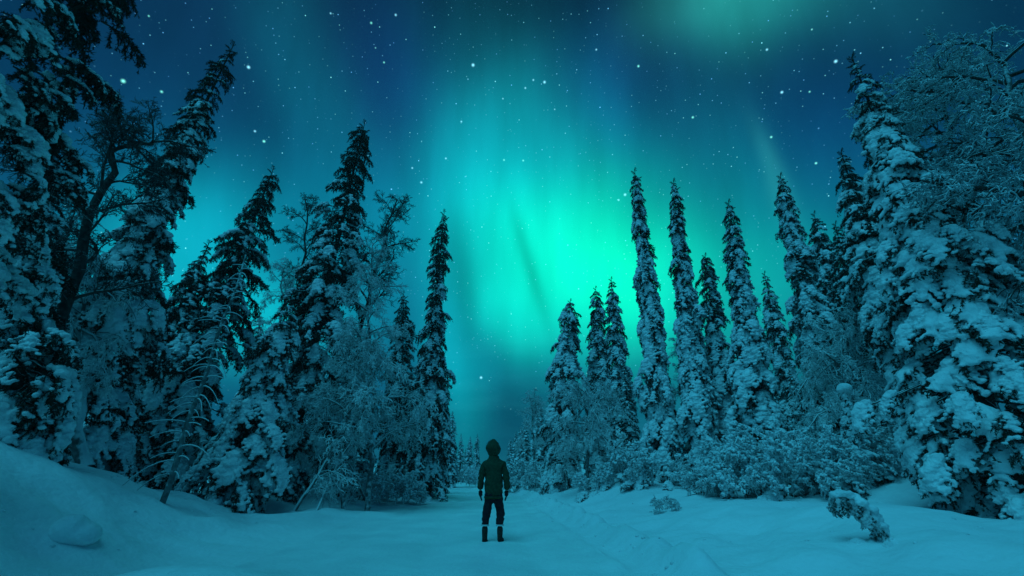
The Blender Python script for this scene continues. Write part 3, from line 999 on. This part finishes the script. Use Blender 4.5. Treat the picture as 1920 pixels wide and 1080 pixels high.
# dead sapling, leaning, bare, ribs of short side branches
sb = gpos(315, 9.9)
sap = empty('dead_sapling', sb, 'dead leaning sapling with short bare ribs in front of the left spruces', 'tree')
tipv = Vector(rel(sb, 463, 478, 9.9))
axs = [tuple(tipv * t + Vector((.10 * math.sin(t * 3.1) + .03 * math.sin(t * 17), -.18 * math.sin(t * 3.1), 0))) for t in np.linspace(0, 1, 14)]
tm = TM(); tm.tube(axs, np.linspace(.060, .018, 14), 8, 0)
link(bpy.data.objects.new('trunk', tm.mesh('trunk', ['frost_wood'], True)), sap)
for i in range(64):
    t = .10 + .88 * (i + rnd.uniform(-.9, .9)) / 64
    if rnd.random() < .18: continue
    p = tipv * t + Vector((.10 * math.sin(t * 3.1) + .03 * math.sin(t * 17), -.18 * math.sin(t * 3.1), 0))
    a = (0 if i % 2 else math.pi) + rnd.uniform(-.7, .7)
    ln = (.70 - .45 * t) * rnd.uniform(.35, 1.2)
    tm = TM()
    k = np.linspace(0, 1, 6)[:, None]
    d = np.array([math.cos(a), math.sin(a) * .6 - .25, .25])
    P = k * d * ln + k ** 2 * np.array([0, rnd.uniform(-.2, .2) * ln, -rnd.uniform(.3, 1.1) * ln])
    tm.tube(P, np.linspace(.013, .005, 6), 4, 0)
    tm.tube(P + np.array([0, 0, .010]), np.linspace(.012, .005, 6), 5, 1)
    o = bpy.data.objects.new('branch', tm.mesh('branch', ['frost_wood', 'snow'], True)); o.location = p
    link(o, sap)


# ------------------------------------------------------------------ shrubs and small snowy plants
def shrub(name, base, n, rx, ry, hz, label, seed, kinds, s0=1.0, cat='shrub', snow=0, br='snowy', bough=0, group=None):
    rnd = random.Random(seed)
    root = empty(name, base, label, cat, group)
    for i in range(n):
        a = rnd.random() * 6.28; q = math.sqrt(rnd.random())
        x, y = rx * q * math.cos(a), ry * q * math.sin(a)
        z = ground_z(base.x + x, base.y + y) - base.z - .05
        top = hz * math.sqrt(max(0, 1 - q * q)) * (.75 + .5 * float(vnoise(x * 1.3 + seed, y * 1.3, 1)))
        zz = z + top * rnd.uniform(.05, .55)
        s = s0 * (.5 + .5 * top / hz) * rnd.uniform(.75, 1.2)
        if rnd.random() < bough:
            me, sn = rnd.choice(BH[kinds])
            o = bpy.data.objects.new('bough', me)
            o.rotation_euler = (rnd.uniform(-.3, .3), math.radians(rnd.uniform(-35, 20)), a + rnd.uniform(-.8, .8))
            if sn: link(bpy.data.objects.new('snow_load', sn), o)
            s *= .75
        else:
            me, sn = rnd.choice(BR['snowy'])
            o = bpy.data.objects.new('branch', me)
            o.rotation_euler = (rnd.uniform(-.5, .5), math.radians(rnd.uniform(-80, -20)), a + rnd.uniform(-.8, .8))
            link(bpy.data.objects.new('snow_load', sn), o)
        o.location = (x, y, zz); o.scale = (s, s, s)
        link(o, root)
    return root


shrub('snowy_shrub', gpos(1470, 13.5), 110, 2.1, 1.2, 1.9, 'wide thicket of snow-covered twigs in front of the right-hand spruces', 71, 'heavy', 1.15, bough=.35)
shrub('snowy_shrub', gpos(1600, 13.8), 60, 1.2, 1.0, 1.5, 'rounded snowy bush around the sapling with a snow cap', 72, 'heavy', 1.1, bough=.45)
shrub('snowy_shrub', gpos(1380, 15.5), 40, .9, .9, 2.4, 'tall snowy bush left of the wide twig thicket', 73, 'heavy', 1.0, bough=.7)
shrub('snowy_shrub', gpos(1320, 14.0), 16, .45, .35, .45, 'small clump of twigs poking from the snow right of the road, foot of the spruces', 74, 'mid', .5)
shrub('snowy_shrub', gpos(1150, 20.0), 44, 1.5, .7, .9, 'low frosted brush before the close pair of pointed spruces', 75, 'heavy', .9, bough=.3)
shrub('snowy_shrub', gpos(1240, 18.0), 36, 1.0, .7, 1.0, 'snowy brush around the foot of the column-like spruce', 76, 'heavy', .9, bough=.5)
shrub('snowy_shrub', gpos(1245, 13.0), 9, .35, .25, .25, 'tiny tuft of twigs in the snow beside the ploughed ridge', 77, 'mid', .35)
shrub('snowy_shrub', gpos(1010, 30.0), 40, 2.0, 2.0, 1.5, 'frosted brush under the birch at the right road edge', 78, 'heavy', 1.2, bough=.3)
shrub('snowy_shrub', gpos(860, 42.0), 34, 1.6, 2.0, 1.8, 'frosted brush on the left verge beyond the person', 79, 'heavy', 1.3)
shrub('snowy_shrub', gpos(735, 19.5), 30, 1.2, .8, .7, 'frosted brush on top of the snow mound left of the road', 80, 'mid', .9)

# sapling with a snow cap standing in the thicket
b0 = gpos(1597, 12.9)
cs = empty('spruce_sapling', b0, 'snow-plastered sapling with a round snow cap above the thicket', 'tree')
tpv = Vector(rel(b0, 1583, 728, 12.9))
link(bpy.data.objects.new('trunk', trunk_mesh([(0, 0, 0), tuple(tpv * .5), tuple(tpv)], .05, .02)), cs)
for i in range(34):
    t = (i + rnd.random()) / 34
    me, sn = rnd.choice(BH['heavy'])
    o = bpy.data.objects.new('bough', me)
    s = .60 * (1 - .62 * t) * rnd.uniform(.8, 1.2)
    o.location = tpv * t * .95; o.rotation_euler = (0, math.radians(rnd.uniform(20, 45)), i * 2.4); o.scale = (s, s, s)
    link(o, cs); link(bpy.data.objects.new('snow_load', sn), o)
cap = remeshed('snow_cap', [(Vector((0, 0, 0)), (.21, .18, .15)), (Vector((.1, .03, -.05)), (.14, .14, .12)), (Vector((-.1, 0, -.04)), (.12, .12, .1))], .03, ['snow'], .02, .2, 3)
o = bpy.data.objects.new('snow_cap', cap); o.location = tpv; link(o, cs)

# bent snow-covered sapling in the right foreground
b0 = hit(1655, 1015)
bs = empty('bent_sapling', b0 - Vector((0, 0, .03)), 'small sapling bent over under snow in the right foreground', 'tree')
arc = [Vector((.05, 0, 0)), Vector((.02, 0, .18)), Vector((-.06, 0, .36)), Vector((-.16, .05, .50)), Vector((-.28, .1, .55)), Vector((-.40, .15, .52))]
tm = TM(); tm.tube([tuple(p) for p in arc], np.linspace(.025, .01, 6), 6, 0)
link(bpy.data.objects.new('trunk', tm.mesh('trunk', ['bark'], True)), bs)
mant = [(arc[int(q)].lerp(arc[min(int(q) + 1, 5)], q % 1) + Vector((rnd.uniform(-.02, .02), rnd.uniform(-.03, .03), .03)), (rnd.uniform(.05, .09), rnd.uniform(.05, .08), rnd.uniform(.04, .07))) for q in np.linspace(.1, 4.9, 24)]
mant += [(Vector((rnd.uniform(-.22, .25), rnd.uniform(-.2, .2), -.02)), (.12, .12, .07)) for _ in range(9)]
link(bpy.data.objects.new('snow_load', remeshed('snow_load', mant, .014, ['snow'], .03, .06, 1)), bs)
for i in range(26):
    t = (i + rnd.random() * .8) / 26 * 5
    i0 = min(int(t), 4); p = arc[i0].lerp(arc[i0 + 1], t - i0)
    me, sn = rnd.choice(BH['heavy' if i % 3 else 'mid'])
    o = bpy.data.objects.new('bough', me)
    s = rnd.uniform(.12, .24)
    o.location = p; o.rotation_euler = (rnd.uniform(-.4, .4), math.radians(rnd.uniform(20, 75)), rnd.random() * 6.28); o.scale = (s, s, s)
    link(o, bs); link(bpy.data.objects.new('snow_load', sn), o)

# fallen frosted branches over the left mound
for (px, Y, a, pt, s, lab) in ((560, 14.2, 15, -28, 2.6, 'fallen frosted branch rising over the left snow mound'), (700, 17.5, 200, -22, 2.2, 'frosted branch drooping to the snow before the slender left spruce'),
                               (600, 14.0, 60, -35, 1.6, 'short frosted branch sticking out at the left bank edge')):
    p = gpos(px, Y)
    o = bpy.data.objects.new('fallen_branch', BR['droop'][int(s * 10) % 4].copy())
    o.data.name = 'fallen_branch'
    o.location = p; o.rotation_euler = (0, math.radians(pt), math.radians(a)); o.scale = (s, s, s)
    o['label'] = lab; o['category'] = 'branch'
    link(o)

# snow lump at lower left
p = hit(112, 1015)
lump = remeshed('snow_lump', [(Vector((0, 0, .02)), (.27, .27, .26)), (Vector((.12, .1, -.05)), (.28, .3, .2)), (Vector((-.05, .15, -.08)), (.3, .3, .2))], .03, ['ground'], .03, .3, 5)
o = bpy.data.objects.new('snow_lump', lump)
o.location = (p.x, p.y + .1, ground_z(p.x, p.y + .1) + .06); o.scale = (.78, .78, .80)
o['label'] = 'rounded snow lump on the bank in the lower left corner'; o['category'] = 'snow lump'
link(o)

# ------------------------------------------------------------------ far and background trees
GL, GR = 'background spruces filling the forest left of the road', 'background spruces filling the forest right of the road'
far_spec = [  # photo column, distance, tip row, width, label
    (862, 62, 812, 1.7, 'distant snowy spruce at the end of the road, tallest of the far left cluster'),
    (879, 75, 818, 1.4, 'thin distant dark spruce tip just left of the person'),
    (893, 78, 812, 1.4, 'distant dark spruce tip touching the hood of the person'),
    (848, 55, 835, 1.7, 'distant snowy spruce beside the foot of the left roadside trees'),
    (870, 80, 840, 1.8, 'lowest distant spruce in the gap at the end of the road'),
    (957, 75, 820, 1.7, 'distant spruce just right of the person, lowest of the right row'),
    (968, 62, 808, 1.8, 'distant snowy spruce second from the person on the right'),
    (978, 52, 797, 1.6, 'distant snowy spruce third from the person on the right'),
    (988, 44, 778, 1.5, 'snowy spruce left of the roadside birch on the right'),
    (1012, 38, 745, 1.4, 'snowy spruce behind the roadside birch on the right'),
    (1198, 33, 690, .9, 'short snowy spruce between the pointed pair and the column-like spruce'),
    (1380, 27, 600, .9, 'snowy spruce behind the gap right of the crooked-leader spruce'),
    (808, 34, 640, .8, 'snowy spruce peeking from behind the slender left roadside spruce'),
    (843, 40, 770, 1.3, 'low snowy spruce leaning out to the road beyond the slender left spruce'),
]
for i, (px, Y, py, wd, lab) in enumerate(far_spec):
    p = gpos(px, Y); tp = point_at(px, py, Y)
    far_spruce(p.x, p.y, tp.z - p.z, wd, lab, None, i + 3)
rb = random.Random(99)
for i in range(46):
    left = i % 2 == 0
    Y = 17 + 30 * (i / 46) + rb.uniform(-1, 1)
    if left:
        px = rb.uniform(-250, 780); H = rb.uniform(.15, .25) * Y if px < 500 else rb.uniform(.12, .22) * Y
    else:
        px = rb.uniform(1180, 2150); H = rb.uniform(.22, .32) * Y
    p = gpos(px, Y)
    if abs(road_u(p.x, p.y)) < 6: continue
    far_spruce(p.x, p.y, max(H, 3), rb.uniform(1.0, 1.5), 'snowy background spruce filling the forest %s of the road behind the front row' % ('left' if left else 'right'), GL if left else GR, i)


# ------------------------------------------------------------------ person
def skin_obj(name, verts, edges, rad, material, parent, sub=2, root=0, smooth=True):
    me = bpy.data.meshes.new(name + '_raw'); me.from_pydata(verts, edges, []); me.update()
    o = bpy.data.objects.new(name + '_raw', me); COL.objects.link(o)
    o.modifiers.new('skin', 'SKIN').use_smooth_shade = True
    sv = me.skin_vertices[0].data if me.skin_vertices else None
    if sv is None:
        bpy.context.view_layer.objects.active = o
        me.attributes.new('x', 'FLOAT', 'POINT')
    for i, r in enumerate(rad):
        sv[i].radius = r if isinstance(r, tuple) else (r, r)
        sv[i].use_root = (i == root)
    s_ = o.modifiers.new('sub', 'SUBSURF'); s_.levels = sub; s_.render_levels = sub
    dg = bpy.context.evaluated_depsgraph_get()
    out = bpy.data.meshes.new_from_object(o.evaluated_get(dg)); out.name = name
    out.materials.clear(); out.materials.append(M[material])
    out.polygons.foreach_set('use_smooth', np.ones(len(out.polygons), dtype=bool))
    bpy.data.objects.remove(o); bpy.data.meshes.remove(me)
    q = bpy.data.objects.new(name, out)
    return link(q, parent)


def chain(*groups):
    """groups of [(pos, radius)...]; the first entry of a later group may be an index to join to"""
    V, E, Rr = [], [], []
    for g in groups:
        prev = None
        for it in g:
            if isinstance(it, int): prev = it; continue
            V.append(it[0]); Rr.append(it[1]); i = len(V) - 1
            if prev is not None: E.append((prev, i))
            prev = i
    return V, E, Rr


PX, PY = -.355, 9.5
per = empty('person', (PX, PY, ground_z(PX, PY) - .012), 'person in dark green hooded jacket standing on the snowy road with back turned', 'person')
# body, one continuous surface (mostly under the clothes)
V, E, R_ = chain(
    [((0, 0, .93), (.10, .07)), ((0, 0, 1.10), (.105, .07)), ((0, 0, 1.28), (.115, .075)), ((0, 0, 1.37), (.08, .06)), ((0, .01, 1.50), .052), ((0, .02, 1.56), .06), ((-.01, .03, 1.64), (.085, .10)), ((-.01, .02, 1.72), (.07, .085))],
    [0, ((-.08, 0, .80), .060), ((-.118, .01, .50), .045), ((-.14, -.005, .26), .036), ((-.147, -.01, .09), .028), ((-.148, .12, .05), (.026, .018))],
    [0, ((.08, 0, .80), .060), ((.138, .035, .50), .045), ((.128, -.005, .26), .036), ((.132, -.01, .09), .028), ((.15, .12, .05), (.026, .018))],
    [3, ((-.165, 0, 1.34), .042), ((-.222, -.01, 1.14), .036), ((-.252, .035, .92), .026), ((-.25, .05, .86), (.024, .016))],
    [3, ((.165, 0, 1.34), .042), ((.222, -.01, 1.14), .036), ((.252, .035, .92), .026), ((.25, .05, .86), (.024, .016))])
body = skin_obj('body', V, E, R_, 'skin', per)
tm = TM()
nose = skin_obj('nose', [(-.01, .11, 1.655), (-.01, .145, 1.64)], [(0, 1)], [.014, .012], 'skin', per, 1)
# jacket
V, E, R_ = chain(
    [((0, .0, .765), (.170, .118)), ((0, .0, .80), (.176, .124)), ((0, .0, .95), (.186, .135)), ((0, 0, 1.10), (.182, .135)), ((0, 0, 1.24), (.190, .135)), ((0, 0, 1.35), (.160, .115)), ((0, .0, 1.44), (.112, .10)), ((0, .01, 1.53), (.10, .095))],
    [5, ((-.175, 0, 1.335), (.078, .080)), ((-.222, -.01, 1.20), (.072, .074)), ((-.240, -.01, 1.08), (.064, .066)), ((-.250, .02, .99), (.060, .060)), ((-.246, .03, .885), .052)],
    [5, ((.175, 0, 1.335), (.078, .080)), ((.226, -.01, 1.20), (.072, .074)), ((.250, -.01, 1.08), (.066, .066)), ((.262, .02, .99), (.060, .060)), ((.258, .04, .885), .052)])
jk = skin_obj('jacket', V, E, R_, 'jacket', per)


def wrinkle(o, amp, sc):
    me = o.data
    n = len(me.vertices); co = np.empty(n * 3, dtype=np.float32); me.vertices.foreach_get('co', co); co = co.reshape(-1, 3)
    nr = np.empty(n * 3, dtype=np.float32); me.vertices.foreach_get('normal', nr); nr = nr.reshape(-1, 3)
    d = (vnoise(co[:, 0] * sc + co[:, 1] * sc, co[:, 2] * sc * 1.6, 5) - .5) * amp
    me.vertices.foreach_set('co', (co + nr * d[:, None]).ravel().astype(np.float32)); me.update()


wrinkle(jk, .030, 13); wrinkle(jk, .016, 31)
# hem ring showing its green edge
def ring(name, c, rx, ry, h, t, material, parent, n=28, tilt=0):
    tmr = TM(); V, F = [], []
    for i in range(n):
        a = i * 2 * math.pi / n
        for (rr, z) in ((0, -h / 2), (t, -h / 2), (t, h / 2), (0, h / 2)):
            V.append((c[0] + (rx + rr) * math.cos(a), c[1] + (ry + rr) * math.sin(a), c[2] + z + tilt * math.cos(a)))
    for i in range(n):
        for k in range(4):
            a_, b_ = i * 4 + k, i * 4 + (k + 1) % 4; c_, d_ = ((i + 1) % n) * 4 + (k + 1) % 4, ((i + 1) % n) * 4 + k
            F += [(a_, d_, c_), (a_, c_, b_)]
    tmr.add(V, F, 0)
    return link(bpy.data.objects.new(name, tmr.mesh(name, [material], True)), parent)


ring('hem_band', (0, 0, .765), .166, .114, .030, .010, 'jacket', jk)
ring('hem_cord', (0, 0, .744), .160, .108, .008, .010, 'hem', jk, tilt=.004)
# hood
bm = bmesh.new()
bmesh.ops.create_icosphere(bm, subdivisions=4, radius=1)
for v in bm.verts:
    x, y, z = v.co
    r = 1.04 + .06 * math.sin(3 * x + 2 * z) + .05 * math.sin(5 * z + 1)
    if z < -.3: r *= 1 - .10 * (-z - .3)
    if y > .55: y = .55 + (y - .55) * .2
    v.co = (x * .132 * r - .014 + .012 * z, y * .145 * r + .012, z * .165 * r + 1.635 - .02 * x)
me = bpy.data.meshes.new('hood'); bm.to_mesh(me); bm.free(); me.materials.append(M['jacket'])
me.polygons.foreach_set('use_smooth', np.ones(len(me.polygons), dtype=bool))
hood = link(bpy.data.objects.new('hood', me), per)
wrinkle(hood, .02, 18)
tm = TM()
for i in range(260):
    a = rnd.random() * 6.283; r = rnd.uniform(.95, 1.05)
    p = np.array([math.cos(a) * .115 * r - .02, .10, 1.65 + math.sin(a) * .135 * r])
    d = np.array([math.cos(a), .5, math.sin(a)]) * rnd.uniform(.02, .045); w = np.array([.004, 0, .004])
    tm.add([p - w, p + w, p + d], [(0, 1, 2)])
link(bpy.data.objects.new('hood_trim', tm.mesh('hood_trim', ['fur'])), per)
# trousers
V, E, R_ = chain(
    [((0, 0, .92), (.155, .105)), ((0, 0, .83), (.15, .105))],
    [1, ((-.09, 0, .74), (.093, .095)), ((-.108, .01, .58), (.082, .084)), ((-.122, .01, .47), (.078, .082)), ((-.142, .0, .36), (.070, .075)), ((-.148, -.005, .27), (.066, .070))],
    [1, ((.088, 0, .74), (.093, .095)), ((.125, .03, .58), (.080, .084)), ((.142, .04, .49), (.082, .084)), ((.128, .0, .36), (.070, .075)), ((.132, -.005, .27), (.066, .070))])
tr = skin_obj('trousers', V, E, R_, 'trousers', per)
wrinkle(tr, .035, 16)
for s in (-1, 1):
    x0 = -.148 if s < 0 else .132
    tx = x0 + (.0 if s < 0 else .035)
    V, E, R_ = chain([((x0, -.005, .285), (.062, .066)), ((x0, -.01, .20), (.060, .066)), ((x0, -.01, .10), (.052, .062)), ((x0, -.015, .05), (.052, .055)), ((x0 * .5 + tx * .5, .10, .045), (.05, .042)), ((tx, .19, .036), (.045, .034))])
    bt = skin_obj('boot', V, E, R_, 'boot', per)
    tm = TM()
    sv = []
    for z in (-.004, .028):
        for i in range(20):
            a = i * 2 * math.pi / 20
            sv.append((x0 + (tx - x0) * (.5 + .5 * math.sin(a)) + .056 * math.cos(a), .08 + .165 * math.sin(a), z))
    F = [(i, (i + 1) % 20, 20 + (i + 1) % 20) for i in range(20)] + [(i, 20 + (i + 1) % 20, 20 + i) for i in range(20)] + [(20, 20 + i, 21 + i) for i in range(1, 19)]
    tm.add(sv, F); link(bpy.data.objects.new('sole', tm.mesh('sole', ['trousers'])), bt)
    ring('reflective_band', (x0, -.005, .292), .066, .070, .026, .007, 'band', bt)
    # glove: palm, four fingers, thumb
    hx = s * .252
    g = [[((hx, .04, .89), (.040, .036)), ((hx, .05, .84), (.048, .032)), ((hx - s * .004, .055, .795), (.046, .026))]]
    for k, (dy, l) in enumerate(((.030, .070), (.010, .080), (-.010, .075), (-.030, .058))):
        g.append([2, ((hx - s * .008, .055 + dy, .775), .0145), ((hx - s * .018, .058 + dy, .775 - l * .55), .0135), ((hx - s * .034, .056 + dy, .775 - l), .012)])
    g.append([1, ((hx - s * .022, .085, .825), .013), ((hx - s * .034, .098, .785), .011)])
    V, E, R_ = chain(*g)
    skin_obj('glove', V, E, R_, 'glove', per, 2)


# clumps of snow dropped from the boughs, scattered over the banks
def drop_clumps():
    rnd = random.Random(77)
    bm = bmesh.new(); bmesh.ops.create_icosphere(bm, subdivisions=1, radius=1)
    bV = np.array([v.co[:] for v in bm.verts]); bF = np.array([[v.index for v in f.verts] for f in bm.faces]); bm.free()
    tm = TM()
    n = 0
    while n < 380:
        y = rnd.uniform(4.5, 26); x = rnd.uniform(-13, 13)
        u = float(road_u(x, y))
        if abs(u) < 2.9 or (abs(u) < 4.6 and rnd.random() < .35 and u < 0): continue
        if u > 0 and rnd.random() < .5: x = 3.2 + rnd.gauss(0, .28) - .065 * y - .7
        r = rnd.uniform(.010, .034) * (1.5 if rnd.random() < .06 else 1)
        j = 1 + np.random.default_rng(n).uniform(-.25, .25, (len(bV), 1))
        V = bV * j * np.array([r * rnd.uniform(.9, 1.5), r, r * .7]) + np.array([x, y, ground_z(x, y)])
        tm.add(V, bF); n += 1
    o = link(bpy.data.objects.new('fallen_snow_clumps', tm.mesh('fallen_snow_clumps', ['snow'], True))); o['kind'] = 'stuff'


drop_clumps()
